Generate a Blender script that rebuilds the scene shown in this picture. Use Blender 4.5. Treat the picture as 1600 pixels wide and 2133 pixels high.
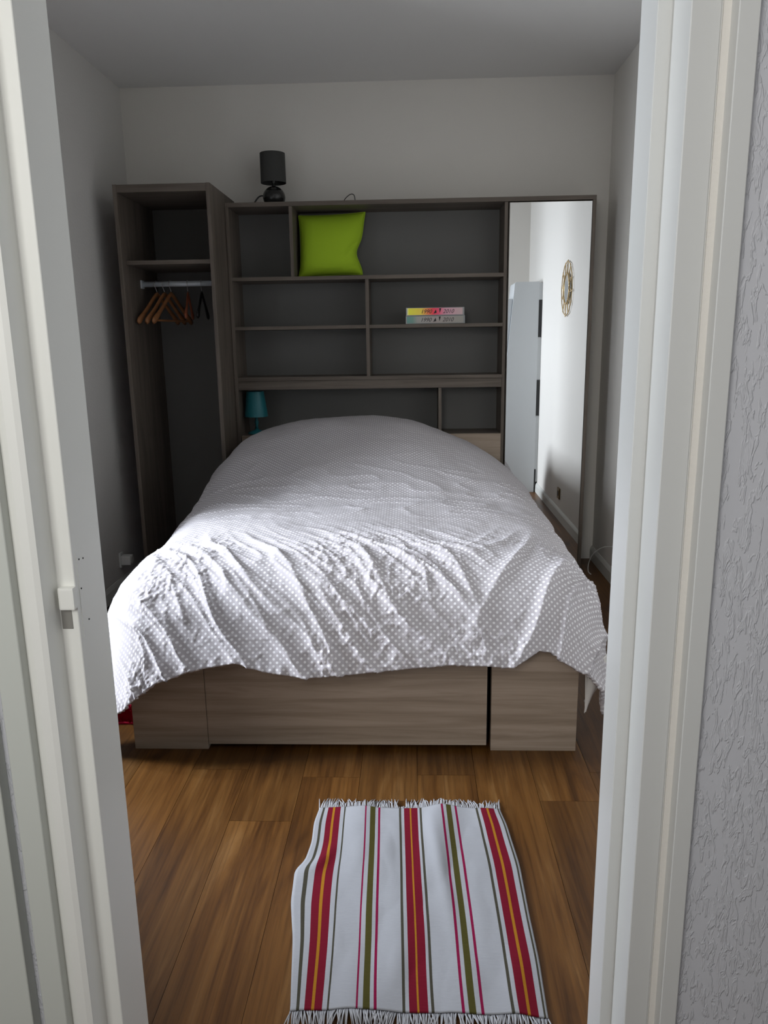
import bpy, bmesh, math, random
import numpy as np
from mathutils import Vector, Matrix

for o in list(bpy.data.objects):
    bpy.data.objects.remove(o, do_unlink=True)
S = bpy.context.scene
C = S.collection
random.seed(4)
rng = np.random.default_rng(7)

# ------------------------------------------------------------------ camera
W, H, F = 1600, 2133, 1581.86
PITCH, YAW, ROLL = 0.22183566, 0.03849648, 0.0150662
cy, sy = math.cos(YAW), math.sin(YAW)
fwd = Vector((-sy * math.cos(PITCH), cy * math.cos(PITCH), -math.sin(PITCH)))
rt = Vector((cy, sy, 0))
dn = fwd.cross(rt)
r2 = rt * math.cos(ROLL) + dn * math.sin(ROLL)
d2 = -rt * math.sin(ROLL) + dn * math.cos(ROLL)
cam_d = bpy.data.cameras.new('camera')
cam = bpy.data.objects.new('camera', cam_d)
C.objects.link(cam)
m3 = Matrix((r2, -d2, -fwd)).transposed()
cam.matrix_world = Matrix.Translation((0, 0, 1.3)) @ m3.to_4x4()
cam_d.sensor_fit = 'VERTICAL'
cam_d.sensor_height = 32.0
cam_d.lens = 32.0 * F / H
cam_d.clip_start = 0.02
S.camera = cam

# ------------------------------------------------------------------ world and lights
wd = bpy.data.worlds.new('sky')
S.world = wd
wd.use_nodes = True
bg = wd.node_tree.nodes['Background']
bg.inputs[0].default_value = (0.72, 0.84, 1.0, 1)
bg.inputs[1].default_value = 0.6

def area(name, loc, target, sx, sy_, power, col, spread=180):
    l = bpy.data.lights.new(name, 'AREA')
    l.shape = 'RECTANGLE'
    l.size, l.size_y = sx, sy_
    l.energy = power
    l.color = col
    l.spread = math.radians(spread)
    o = bpy.data.objects.new(name, l)
    C.objects.link(o)
    o.location = loc
    d = Vector(target) - Vector(loc)
    o.rotation_euler = d.to_track_quat('-Z', 'Y').to_euler()
    return o

# daylight outside the bedroom window (left wall); hall light is added, unseen, to brighten the door frame
area('window_daylight', (-2.75, 2.2, 1.68), (0.0, 2.3, 0.8), 0.7, 1.2, 250, (0.84, 0.91, 1.0))
area('hall_added_light', (-.56, -0.86, 1.85), (-0.1, 0.95, 1.25), 0.7, 0.9, 23.0, (1.0, 0.985, 0.94))

S.view_settings.view_transform = 'Standard'
S.view_settings.look = 'None'
S.view_settings.gamma = 1
S.view_settings.use_curve_mapping = False
S.view_settings.exposure = 0.1

# ------------------------------------------------------------------ materials
def mat(name, col=(.5, .5, .5), rough=.6, metal=0.0, spec=.5):
    m = bpy.data.materials.new(name)
    m.use_nodes = True
    b = m.node_tree.nodes['Principled BSDF']
    b.inputs['Base Color'].default_value = (*col, 1)
    b.inputs['Roughness'].default_value = rough
    b.inputs['Metallic'].default_value = metal
    b.inputs['Specular IOR Level'].default_value = spec
    return m

def nd(m, t, **kw):
    n = m.node_tree.nodes.new(t)
    for k, v in kw.items():
        setattr(n, k, v)
    return n

def lk(m, a, b):
    m.node_tree.links.new(a, b)

def ramp(m, stops, interp='LINEAR'):
    r = nd(m, 'ShaderNodeValToRGB')
    r.color_ramp.interpolation = interp
    e = r.color_ramp.elements
    while len(e) > 1:
        e.remove(e[-1])
    e[0].position = stops[0][0]
    e[0].color = (*stops[0][1], 1)
    for p, c in stops[1:]:
        x = e.new(p)
        x.color = (*c, 1)
    return r

def bsdf(m):
    return m.node_tree.nodes['Principled BSDF']

def bump(m, src, strength, dist):
    b = nd(m, 'ShaderNodeBump')
    b.inputs['Strength'].default_value = strength
    b.inputs['Distance'].default_value = dist
    lk(m, src, b.inputs['Height'])
    lk(m, b.outputs[0], bsdf(m).inputs['Normal'])
    return b

def coords(m, scale, kind='Object', rnd=False, rot=(0, 0, 0)):
    t = nd(m, 'ShaderNodeTexCoord')
    mp = nd(m, 'ShaderNodeMapping')
    mp.inputs['Scale'].default_value = scale
    mp.inputs['Rotation'].default_value = rot
    if rnd:
        oi = nd(m, 'ShaderNodeObjectInfo')
        ad = nd(m, 'ShaderNodeVectorMath', operation='MULTIPLY_ADD')
        ad.inputs[1].default_value = (37.0, 11.0, 23.0)
        cb = nd(m, 'ShaderNodeCombineXYZ')
        for i in range(3):
            lk(m, oi.outputs['Random'], cb.inputs[i])
        lk(m, cb.outputs[0], ad.inputs[0])
        lk(m, t.outputs[kind], ad.inputs[2])
        lk(m, ad.outputs[0], mp.inputs['Vector'])
    else:
        lk(m, t.outputs[kind], mp.inputs['Vector'])
    return mp.outputs[0]

def noise(m, vec, scale=5, detail=4, rough=.55, dist=0.0):
    n = nd(m, 'ShaderNodeTexNoise')
    n.inputs['Scale'].default_value = scale
    n.inputs['Detail'].default_value = detail
    n.inputs['Roughness'].default_value = rough
    n.inputs['Distortion'].default_value = dist
    lk(m, vec, n.inputs['Vector'])
    return n.outputs['Fac']

def paint(name, col, rough=.7, bscale=120, bstr=.15, bdist=.002):
    m = mat(name, col, rough)
    v = coords(m, (1, 1, 1))
    f = noise(m, v, bscale, 3)
    bump(m, f, bstr, bdist)
    return m

def wood(name, stops, scale, rough=.5, rnd=False, seed=0.0, bstr=.08, dist=.6):
    m = mat(name, (.3, .2, .1), rough, spec=.3)
    v = coords(m, scale, rnd=rnd, rot=(0, 0, seed))
    f = noise(m, v, 1.0, 6, .62, dist)
    r = ramp(m, stops)
    lk(m, f, r.inputs[0])
    lk(m, r.outputs[0], bsdf(m).inputs['Base Color'])
    bump(m, f, bstr, .002)
    return m

M = {}
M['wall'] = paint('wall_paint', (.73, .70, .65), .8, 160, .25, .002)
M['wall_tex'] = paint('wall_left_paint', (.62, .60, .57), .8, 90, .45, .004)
M['ceiling'] = paint('ceiling_paint', (.72, .705, .685), .85, 140, .2, .002)
M['cream_lit'] = paint('cream_gloss_lit', (.86, .86, .82), .38, 60, .04, .001)  # left side of the door frame, colour raised as if more strongly lit
M['casing'] = paint('pale_green_grey_paint', (.60, .62, .575), .42, 60, .04, .001)
M['white_dimmed'] = paint('white_gloss_dimmed', (.64, .645, .63), .32, 60, .04, .001)  # right side of the door frame, colour lowered as if less lit
M['skirting'] = paint('skirting_paint', (.62, .62, .58), .5, 60, .04, .001)
M['dark'] = mat('dark_gap', (.012, .012, .012), .8)  # near-black stand-in for shade in screw holes and the drawer gap

# rough plaster of the hall: worm-like vertical strokes
m = mat('rough_plaster', (.58, .585, .62), .75)
v = coords(m, (105, 105, 30))
f1 = noise(m, v, 1.0, 3, .55, .7)
a = ramp(m, [(.49, (0, 0, 0)), (.56, (1, 1, 1)), (.62, (.6, .6, .6)), (.70, (.9, .9, .9))])
lk(m, f1, a.inputs[0])
bump(m, a.outputs[0], .6, .002)
M['plaster'] = m

UNIT_H = [(.25, (.082, .066, .053)), (.48, (.125, .102, .083)), (.62, (.158, .130, .107)), (.8, (.11, .089, .072))]
M['unit_x'] = wood('grey_oak_grain_across', UNIT_H, (1.6, 20, 34))
M['unit_z'] = wood('grey_oak_grain_upright', UNIT_H, (34, 20, 1.6))
BED_H = [(.22, (.20, .15, .11)), (.45, (.32, .25, .19)), (.62, (.41, .325, .255)), (.82, (.27, .205, .155))]
M['bed_x'] = wood('bed_oak_grain_across', BED_H, (1.4, 16, 30), .45)
M['bed_y'] = wood('bed_oak_grain_along', BED_H, (16, 1.4, 30), .45)
M['unit_back'] = paint('grey_back_board', (.142, .139, .131), .7, 200, .05, .001)
M['chrome'] = mat('brushed_metal_rail', (.66, .70, .74), .4, .35)
M['mirror'] = mat('mirror_glass', (.90, .91, .915), .0, 1.0)
M['black_metal'] = mat('black_trim', (.02, .02, .02), .5)

# laminate planks
m = mat('laminate_oak', (.3, .17, .07), .38, spec=.4)
v = coords(m, (15, 1.15, 15), rnd=True)
f = noise(m, v, 1.0, 7, .62, .9)
r = ramp(m, [(.22, (.042, .018, .007)), (.36, (.112, .048, .016)), (.47, (.180, .080, .027)), (.58, (.235, .112, .040)), (.70, (.32, .170, .070)), (.85, (.165, .076, .028))])
lk(m, f, r.inputs[0])
v2 = coords(m, (7.5, 2.6, 7.5), rnd=True)
f2 = noise(m, v2, 1.0, 3, .5, .5)
r2_ = ramp(m, [(.24, (.30, .24, .2)), (.34, (1, 1, 1))])
lk(m, f2, r2_.inputs[0])
mx = nd(m, 'ShaderNodeMix', data_type='RGBA', blend_type='MULTIPLY')
mx.inputs[0].default_value = .8
lk(m, r.outputs[0], mx.inputs[6])
lk(m, r2_.outputs[0], mx.inputs[7])
oi = nd(m, 'ShaderNodeObjectInfo')
v3 = coords(m, (120, 3.2, 120), rnd=True)
f3 = noise(m, v3, 1.0, 4, .6, .3)
r3 = ramp(m, [(.30, (.55, .50, .46)), (.52, (1, 1, 1)), (.70, (1.12, 1.10, 1.05))])
lk(m, f3, r3.inputs[0])
mg = nd(m, 'ShaderNodeMix', data_type='RGBA', blend_type='MULTIPLY')
mg.inputs[0].default_value = .85
lk(m, mx.outputs[2], mg.inputs[6])
lk(m, r3.outputs[0], mg.inputs[7])
hs = nd(m, 'ShaderNodeHueSaturation')
hs.inputs['Saturation'].default_value = 1.08
mr = nd(m, 'ShaderNodeMapRange')
mr.inputs['To Min'].default_value = .40
mr.inputs['To Max'].default_value = .66
lk(m, oi.outputs['Random'], mr.inputs['Value'])
lk(m, mr.outputs[0], hs.inputs['Value'])
lk(m, mg.outputs[2], hs.inputs['Color'])
lk(m, hs.outputs[0], bsdf(m).inputs['Base Color'])
bump(m, f, .06, .001)
M['plank'] = m
M['plank_gap'] = mat('plank_gap', (.035, .022, .012), .9)

# polka-dot duvet fabric (pattern follows the cloth's own uv, in metres)
m = mat('polka_dot_cotton', (.5, .5, .5), .85, spec=.15)
t = nd(m, 'ShaderNodeTexCoord')
mp = nd(m, 'ShaderNodeMapping')
mp.inputs['Rotation'].default_value = (0, 0, math.radians(45))
mp.inputs['Scale'].default_value = (1, 1, 1)
lk(m, t.outputs['UV'], mp.inputs['Vector'])
vo = nd(m, 'ShaderNodeTexVoronoi', voronoi_dimensions='2D', feature='F1')
vo.inputs['Scale'].default_value = 66
vo.inputs['Randomness'].default_value = 0
lk(m, mp.outputs[0], vo.inputs['Vector'])
r = ramp(m, [(.22, (.80, .785, .80)), (.29, (.475, .445, .465))])
lk(m, vo.outputs['Distance'], r.inputs[0])
lk(m, r.outputs[0], bsdf(m).inputs['Base Color'])
wv = noise(m, t.outputs['UV'], 420, 2)
bump(m, wv, .12, .001)
M['duvet'] = m
M['lining'] = mat('white_cotton', (.72, .69, .66), .9, spec=.1)
M['mattress'] = mat('mattress_ticking', (.7, .69, .66), .9, spec=.1)

# rug stripes, woven pattern along its u
m = mat('striped_cotton_rug', (.8, .8, .8), .95, spec=.08)
t = nd(m, 'ShaderNodeTexCoord')
sp = nd(m, 'ShaderNodeSeparateXYZ')
lk(m, t.outputs['UV'], sp.inputs[0])
WH, RD, YL, GR, MG, OL = (.335, .34, .365), (.15, .008, .020), (.36, .15, .015), (.055, .05, .036), (.20, .008, .045), (.065, .058, .015)
stops = [(0, WH)]
for a, b, c in [(.022, .034, GR), (.052, .081, RD), (.081, .091, YL), (.091, .125, RD), (.141, .152, GR), (.255, .264, MG), (.282, .310, OL),
                (.328, .337, MG), (.440, .450, GR), (.465, .497, RD), (.497, .507, YL), (.507, .542, RD), (.553, .564, GR),
                (.671, .680, MG), (.697, .726, OL), (.745, .754, MG), (.862, .872, GR), (.890, .921, RD), (.921, .931, YL), (.931, .961, RD), (.982, .992, GR)]:
    if stops and abs(stops[-1][0] - a) < 1e-6:
        stops[-1] = (a, c)
    else:
        stops.append((a, c))
    stops.append((b, WH))
# three ramps (a ramp holds 32 stops at most)
st = [s for s in stops]
lo = [s for s in st if s[0] < .36]
mid = [(0, WH)] + [s for s in st if .36 <= s[0] < .64]
hi = [(0, WH)] + [s for s in st if s[0] >= .64]
acc = None
for part_ in (lo, mid, hi):
    rr = ramp(m, part_, 'CONSTANT')
    lk(m, sp.outputs[0], rr.inputs[0])
    if acc is None:
        acc = rr.outputs[0]
    else:
        dk = nd(m, 'ShaderNodeMix', data_type='RGBA', blend_type='DARKEN')
        dk.inputs[0].default_value = 1
        lk(m, acc, dk.inputs[6])
        lk(m, rr.outputs[0], dk.inputs[7])
        acc = dk.outputs[2]
lk(m, acc, bsdf(m).inputs['Base Color'])
vv = coords(m, (1, 1, 1), 'UV')
wv = nd(m, 'ShaderNodeTexWave', wave_type='BANDS', bands_direction='Y')
wv.inputs['Scale'].default_value = 60
wv.inputs['Distortion'].default_value = .6
lk(m, vv, wv.inputs['Vector'])
bump(m, wv.outputs['Fac'], .25, .0012)
M['rug'] = m
M['rug_fringe'] = mat('rug_cotton_thread', (.40, .40, .42), .95, spec=.05)
M['red_shag'] = mat('red_wool', (.27, .008, .025), .95, spec=.05)

m = paint('lime_cotton', (.36, .55, .018), .9, 300, .2, .001)
M['lime'] = m
M['black_ceramic'] = mat('black_glazed_ceramic', (.018, .018, .018), .18)
M['black_shade'] = paint('dark_fabric_shade', (.045, .045, .042), .9, 400, .2, .001)
M['cable_black'] = mat('black_cable', (.02, .02, .02), .5)
M['cable_white'] = mat('white_cable', (.7, .7, .68), .5)
M['teal'] = mat('teal_lacquer', (.015, .165, .195), .45)
M['white_plastic'] = mat('white_plastic', (.72, .72, .69), .4)
M['hanger'] = wood('hanger_beech', [(.3, (.20, .08, .03)), (.7, (.29, .125, .05))], (30, 4, 30), .4)
M['hanger_red'] = wood('hanger_red_brown', [(.3, (.24, .065, .03)), (.7, (.33, .095, .045))], (30, 4, 30), .4)
M['hanger_black'] = mat('hanger_black', (.012, .011, .010), .5)
M['steel'] = mat('hook_steel', (.6, .6, .6), .3, 1.0)
M['gold'] = mat('gilded_wire', (.50, .36, .17), .4, .6)
M['brass'] = mat('bronze_plastic', (.20, .13, .05), .4, .4)
M['white_lacquer'] = mat('white_lacquer', (.62, .64, .65), .35)
M['ink'] = mat('black_print', (.02, .015, .02), .6)
M['clear'] = mat('clear_case', (.30, .31, .31), .15, spec=.6)

def foil(name, stops, metal=.25):
    m = mat(name, (.5, .5, .5), .35, metal)  # the foil's rainbow sheen is painted into the base colour
    t = nd(m, 'ShaderNodeTexCoord')
    s_ = nd(m, 'ShaderNodeSeparateXYZ')
    lk(m, t.outputs['UV'], s_.inputs[0])
    r = ramp(m, stops)
    lk(m, s_.outputs[0], r.inputs[0])
    lk(m, r.outputs[0], bsdf(m).inputs['Base Color'])
    return m
M['foil_bright'] = foil('painted_foil_sheen_yellow_red', [(0, (.9, .95, .9)), (.05, (1, .95, .02)), (.26, (1, .75, .05)), (.36, (1, .28, .06)), (.46, (1, .03, .06)), (.55, (.95, .06, .16)), (.68, (.75, .36, .46)), (1, (.62, .47, .46))], 0.0)
M['foil_dull'] = foil('painted_foil_sheen_silver', [(0, (.10, .30, .28)), (.12, (.16, .32, .27)), (.2, (.36, .36, .33)), (.5, (.40, .34, .32)), (1, (.34, .33, .29))], 0.0)

# window glass: lets light through, faint reflection
m = bpy.data.materials.new('window_glass')
m.use_nodes = True
nt = m.node_tree
nt.nodes.remove(nt.nodes['Principled BSDF'])
tr = nd(m, 'ShaderNodeBsdfTransparent')
gl = nd(m, 'ShaderNodeBsdfGlossy')
gl.inputs['Roughness'].default_value = 0
mxs = nd(m, 'ShaderNodeMixShader')
mxs.inputs[0].default_value = .06
lk(m, tr.outputs[0], mxs.inputs[1])
lk(m, gl.outputs[0], mxs.inputs[2])
lk(m, mxs.outputs[0], nt.nodes['Material Output'].inputs[0])
M['glass'] = m

# ------------------------------------------------------------------ mesh helpers
def wloc(o):
    v = Vector((0, 0, 0))
    while o:
        v += o.location
        o = o.parent
    return v

def tag(o, label=None, cat=None, group=None, kind=None):
    if label: o['label'] = label
    if cat: o['category'] = cat
    if group: o['group'] = group
    if kind: o['kind'] = kind
    return o

def thing(name, loc, label, cat, group=None):
    o = bpy.data.objects.new(name, None)
    o.empty_display_size = .05
    C.objects.link(o)
    o.location = loc
    return tag(o, label, cat, group)

def link(name, me, material, parent=None, loc=None):
    """mesh in world coordinates -> object, its origin at loc (or at its parent)"""
    o = bpy.data.objects.new(name, me)
    C.objects.link(o)
    base = wloc(parent) if parent else Vector((0, 0, 0))
    l = Vector(loc) if loc is not None else base
    me.transform(Matrix.Translation(-l))
    if parent:
        o.parent = parent
    o.location = l - base
    if material is not None:
        for mm in (material if isinstance(material, (list, tuple)) else [material]):
            me.materials.append(mm)
    return o

def obj(name, bm, material, parent=None, loc=None, smooth=False):
    me = bpy.data.meshes.new(name)
    bmesh.ops.recalc_face_normals(bm, faces=bm.faces)
    bm.to_mesh(me)
    bm.free()
    if smooth:
        me.polygons.foreach_set('use_smooth', [True] * len(me.polygons))
    return link(name, me, material, parent, loc)

def bx(bm, x0, x1, y0, y1, z0, z1, bev=0.0):
    r = bmesh.ops.create_cube(bm, size=1)
    vs = r['verts']
    for v in vs:
        v.co = Vector(((x0 + x1) / 2 + v.co.x * (x1 - x0), (y0 + y1) / 2 + v.co.y * (y1 - y0), (z0 + z1) / 2 + v.co.z * (z1 - z0)))
    if bev:
        es = list({e for v in vs for e in v.link_edges})
        bmesh.ops.bevel(bm, geom=es, offset=bev, segments=2, affect='EDGES', profile=.7)
    return bm

def box(name, x0, x1, y0, y1, z0, z1, material, parent=None, bev=.0012, loc=None):
    return obj(name, bx(bmesh.new(), x0, x1, y0, y1, z0, z1, bev), material, parent, loc)

def tube(bm, pts, rad, n=8, cap=True, flat=None):
    """sweep a circle (or an ellipse: flat=(a,b)) along pts"""
    pts = [Vector(p) for p in pts]
    rad = rad if isinstance(rad, (list, tuple)) else [rad] * len(pts)
    rings = []
    up = None
    for i, p in enumerate(pts):
        a = pts[max(i - 1, 0)]
        b = pts[min(i + 1, len(pts) - 1)]
        d = (b - a).normalized()
        if up is None:
            up = Vector((0, 0, 1)) if abs(d.z) < .9 else Vector((1, 0, 0))
        s = d.cross(up).normalized()
        u = s.cross(d).normalized()
        up = u
        ring = []
        for k in range(n):
            t_ = 2 * math.pi * k / n
            fa, fb = flat if flat else (1, 1)
            ring.append(bm.verts.new(p + s * math.cos(t_) * rad[i] * fa + u * math.sin(t_) * rad[i] * fb))
        rings.append(ring)
    for i in range(len(rings) - 1):
        for k in range(n):
            bm.faces.new((rings[i][k], rings[i][(k + 1) % n], rings[i + 1][(k + 1) % n], rings[i + 1][k]))
    if cap:
        bm.faces.new(rings[0][::-1])
        bm.faces.new(rings[-1])
    return bm

def lathe(bm, prof, cx, cy_, z0, n=40):
    """prof: list of (r, z)"""
    rings = []
    for r_, z in prof:
        if r_ < 1e-6:
            rings.append([bm.verts.new((cx, cy_, z0 + z))])
        else:
            rings.append([bm.verts.new((cx + r_ * math.cos(2 * math.pi * k / n), cy_ + r_ * math.sin(2 * math.pi * k / n), z0 + z)) for k in range(n)])
    for a, b in zip(rings, rings[1:]):
        for k in range(n):
            q = (k + 1) % n
            if len(a) == 1 and len(b) == 1: continue
            if len(a) == 1: bm.faces.new((a[0], b[q], b[k]))
            elif len(b) == 1: bm.faces.new((a[k], a[q], b[0]))
            else: bm.faces.new((a[k], a[q], b[q], b[k]))
    return bm

def prism(name, poly, z0, z1, material, parent=None, loc=None):
    bm = bmesh.new()
    lo_ = [bm.verts.new((x, y, z0)) for x, y in poly]
    hi_ = [bm.verts.new((x, y, z1)) for x, y in poly]
    n = len(poly)
    for i in range(n):
        bm.faces.new((lo_[i], lo_[(i + 1) % n], hi_[(i + 1) % n], hi_[i]))
    bm.faces.new(lo_[::-1])
    bm.faces.new(hi_)
    return obj(name, bm, material, parent, loc)

def grid_mesh(name, P, uv=None):
    """P: (n,m,3) array"""
    n, m_, _ = P.shape
    idx = np.arange(n * m_).reshape(n, m_)
    f = np.stack([idx[:-1, :-1], idx[1:, :-1], idx[1:, 1:], idx[:-1, 1:]], -1).reshape(-1, 4)
    me = bpy.data.meshes.new(name)
    me.from_pydata(P.reshape(-1, 3).tolist(), [], f.tolist())
    if uv is not None:
        l = me.uv_layers.new(name='uv')
        vi = np.empty(len(me.loops), dtype=np.int32)
        me.loops.foreach_get('vertex_index', vi)
        l.data.foreach_set('uv', uv.reshape(-1, 2)[vi].astype(np.float32).ravel())
    me.polygons.foreach_set('use_smooth', [True] * len(me.polygons))
    return me

def sstep(a, b, x):
    t_ = np.clip((x - a) / (b - a), 0, 1)
    return t_ * t_ * (3 - 2 * t_)

_perm = rng.permutation(512)
_perm = np.concatenate([_perm, _perm])
_gr = rng.normal(size=(512, 2))
_gr /= np.linalg.norm(_gr, axis=1)[:, None]
def perlin(x, y, seed=0):
    x = x + seed * 17.31
    y = y + seed * 9.77
    xi = np.floor(x).astype(int)
    yi = np.floor(y).astype(int)
    fx, fy = x - xi, y - yi
    def g(ix, iy, dx, dy):
        h = _perm[(_perm[ix & 511] + iy) & 511]
        v = _gr[h]
        return v[..., 0] * dx + v[..., 1] * dy
    u = fx ** 3 * (fx * (fx * 6 - 15) + 10)
    w = fy ** 3 * (fy * (fy * 6 - 15) + 10)
    a = g(xi, yi, fx, fy) * (1 - u) + g(xi + 1, yi, fx - 1, fy) * u
    b = g(xi, yi + 1, fx, fy - 1) * (1 - u) + g(xi + 1, yi + 1, fx - 1, fy - 1) * u
    return (a * (1 - w) + b * w) * 1.5
def ridge(x, y, seed=0):
    return 1 - np.abs(perlin(x, y, seed)) * 2

def struct(o):
    o['kind'] = 'structure'
    return o

# ------------------------------------------------------------------ room shell
XL, XR, YB, YF, ZC = -1.567, 1.079, 4.45, 1.08, 2.65
YH = 0.9449           # hall face of the entry wall
HX0, HX1, HY0 = -1.15, 1.75, -.75   # hall

fl = struct(box('floor', XL - .3, XR + .75, HY0 - .1, YB + .15, -.12, -.008, M['plank_gap'], bev=0))
# laminate planks, laid along the depth of the room
seam0, pw = .537, .1757
meshes = {}
pk = 0
offs = {0: 2.115, 1: 1.965, -1: 2.30, 2: 2.36, 3: 2.095, 4: 1.96, 5: 2.08, 6: 1.86, 7: 2.12, 8: 2.42, 9: 1.7, 10: 2.2, -2: 1.9, -3: 2.2, -4: 1.75}
PLEN = 1.22
for kx in range(-3, 12):
    x1_ = seam0 - pw * (kx - 1) - .0005
    x0_ = seam0 - pw * kx + .0005
    x0_, x1_ = max(x0_, XL), min(x1_, XR)
    if x1_ - x0_ < .02: continue
    y = offs.get(kx, 2.0) - PLEN * 3
    while y < YB:
        y0_, y1_ = max(y + .0004, HY0), min(y + PLEN - .0004, YB)
        y += PLEN
        if y1_ - y0_ < .03 or y1_ < .2: continue
        key = (round(x1_ - x0_, 3), round(y1_ - y0_, 3))
        if key not in meshes:
            bm = bx(bmesh.new(), -(x1_ - x0_) / 2, (x1_ - x0_) / 2, -(y1_ - y0_) / 2, (y1_ - y0_) / 2, -.0085, 0, .0003)
            me = bpy.data.meshes.new('plank')
            bmesh.ops.recalc_face_normals(bm, faces=bm.faces)
            bm.to_mesh(me); bm.free()
            me.materials.append(M['plank'])
            meshes[key] = me
        p = bpy.data.objects.new('plank', meshes[key])
        C.objects.link(p)
        p.parent = fl
        p.location = ((x0_ + x1_) / 2, (y0_ + y1_) / 2, 0)

struct(box('ceiling', XL - .3, XR + .75, HY0 - .1, YB + .15, ZC, ZC + .12, M['ceiling'], bev=0))
struct(box('wall_back', XL - .3, XR + .3, YB, YB + .15, 0, ZC, M['wall'], bev=0))
struct(box('wall_right', XR, XR + .15, YF, YB, 0, ZC, M['wall'], bev=0))
# left wall with the window opening
WY0, WY1, WZ0, WZ1 = 1.82, 2.62, .45, 2.1
bm = bmesh.new()
for a in ((YF, WY0, 0, ZC), (WY1, YB, 0, ZC), (WY0, WY1, 0, WZ0), (WY0, WY1, WZ1, ZC)):
    bx(bm, XL - .28, XL, a[0], a[1], a[2], a[3])
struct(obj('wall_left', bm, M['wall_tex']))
win = thing('window_1', (XL - .2, (WY0 + WY1) / 2, WZ0), None, None)
struct(win)
bm = bmesh.new()
xw = XL - .22
for a in ((WY0, WY0 + .06, WZ0, WZ1), (WY1 - .06, WY1, WZ0, WZ1), (WY0, WY1, WZ0, WZ0 + .06), (WY0, WY1, WZ1 - .06, WZ1), ((WY0 + WY1) / 2 - .04, (WY0 + WY1) / 2 + .04, WZ0, WZ1)):
    bx(bm, xw - .03, xw + .03, *a, .003)
obj('window_frame', bm, M['white_dimmed'], win)
for a, b in ((WY0 + .06, (WY0 + WY1) / 2 - .04), ((WY0 + WY1) / 2 + .04, WY1 - .06)):
    box('pane', xw - .003, xw + .003, a, b, WZ0 + .06, WZ1 - .06, M['glass'], win, 0)
box('window_sill', XL - .19, XL + .02, WY0 + .002, WY1 - .002, WZ0, WZ0 + .022, M['white_dimmed'], win, .003)

# entry wall, doorway between the two frames
JL, JR = -.4929, .3092
bm = bmesh.new()
bx(bm, XL - .28, JL - .035, YH, YF, 0, ZC)
bx(bm, JR + .035, XR + .75, YH, YF, 0, ZC)
bx(bm, JL - .035, JR + .035, YH, YF, 2.1, ZC)
struct(obj('wall_front', bm, M['wall']))
# hall
bm = bmesh.new()
bx(bm, .361, HX1, YH - .004, YH - .0005, 0, ZC)
bx(bm, HX0, JL - .035, YH - .004, YH - .0005, 0, ZC)
bx(bm, JL - .035, .338, YH - .004, YH - .0005, 2.14, ZC)
struct(obj('wall_hall_front', bm, M['plaster']))
struct(box('wall_hall_right', HX1, HX1 + .1, HY0, YH, 0, ZC, M['plaster'], bev=0))
struct(box('wall_hall_left', HX0 - .1, HX0, HY0 - .1, YH, 0, ZC, M['plaster'], bev=0))
bm = bmesh.new()
hw = (-1.04, -.08, 1.25, 2.42)
for a in ((HX0, hw[0], 0, ZC), (hw[1], HX1, 0, ZC), (hw[0], hw[1], 0, hw[2]), (hw[0], hw[1], hw[3], ZC)):
    bx(bm, a[0], a[1], HY0 - .06, HY0, a[2], a[3])
struct(obj('wall_hall_rear', bm, M['plaster']))
win = struct(thing('added_window_2', ((hw[0] + hw[1]) / 2, HY0 - .03, hw[2]), None, None))  # invented, unseen window that gives the added hall light an opening
bm = bmesh.new()
for a in ((hw[0], hw[0] + .05, hw[2], hw[3]), (hw[1] - .05, hw[1], hw[2], hw[3]), (hw[0], hw[1], hw[2], hw[2] + .05), (hw[0], hw[1], hw[3] - .05, hw[3])):
    bx(bm, a[0], a[1], HY0 - .05, HY0 - .01, a[2], a[3], .003)
obj('window_frame', bm, M['white_dimmed'], win)
box('pane', hw[0] + .05, hw[1] - .05, HY0 - .033, HY0 - .027, hw[2] + .05, hw[3] - .05, M['glass'], win, 0)

# baseboards
def skirting(name, axis, pos, a, b, sgn):
    # profile (offset from wall, z)
    prof = [(0, 0), (.014, 0), (.014, .06), (.009, .072), (.004, .08), (0, .08)]
    bm = bmesh.new()
    R0, R1 = [], []
    for d, z in prof:
        if axis == 'y':
            R0.append(bm.verts.new((pos + sgn * d, a, z))); R1.append(bm.verts.new((pos + sgn * d, b, z)))
        else:
            R0.append(bm.verts.new((a, pos + sgn * d, z))); R1.append(bm.verts.new((b, pos + sgn * d, z)))
    n = len(prof)
    for i in range(n):
        bm.faces.new((R0[i], R0[(i + 1) % n], R1[(i + 1) % n], R1[i]))
    bm.faces.new(R0); bm.faces.new(R1[::-1])
    return struct(obj(name, bm, M['skirting']))
skirting('baseboard_right', 'y', XR - .0005, YF, YB, -1)
skirting('baseboard_left', 'y', XL + .0005, YF, YB, 1)

# door frame, stepped profile seen from the hall
ZD = 2.06
tr = thing('trim_1', (.31, 1.0, 0), None, None); struct(tr)
prism('jamb', [(.2925, YF + .004), (.2925, 1.0145), (.2935, 1.0135), (.3081, 1.0135), (.3092, 1.0125), (.3092, .946), (.3103, .9449), (.3415, .9449), (.342, .9475), (.352, .9475), (.345, .96), (.345, YF + .004)], 0, ZD, M['white_dimmed'], tr)
prism('casing', [(.3528, .951), (.3528, .9241), (.3538, .9231), (.3748, .9231), (.3763, .9246), (.3763, .9405), (.36, .9405), (.36, .951)], 0, ZD + .05, M['white_dimmed'], tr)
tl = thing('trim_2', (-.49, 1.0, 0), None, None); struct(tl)
prism('jamb', [(-.4679, YF + .004), (-.4679, .9889), (-.4689, .9879), (-.4918, .9879), (-.4929, .9869), (-.4929, .9438), (-.500, .9405), (-.512, .9395), (-.523, .9425), (-.523, YF + .004)], 0, ZD, M['cream_lit'], tl)
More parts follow.
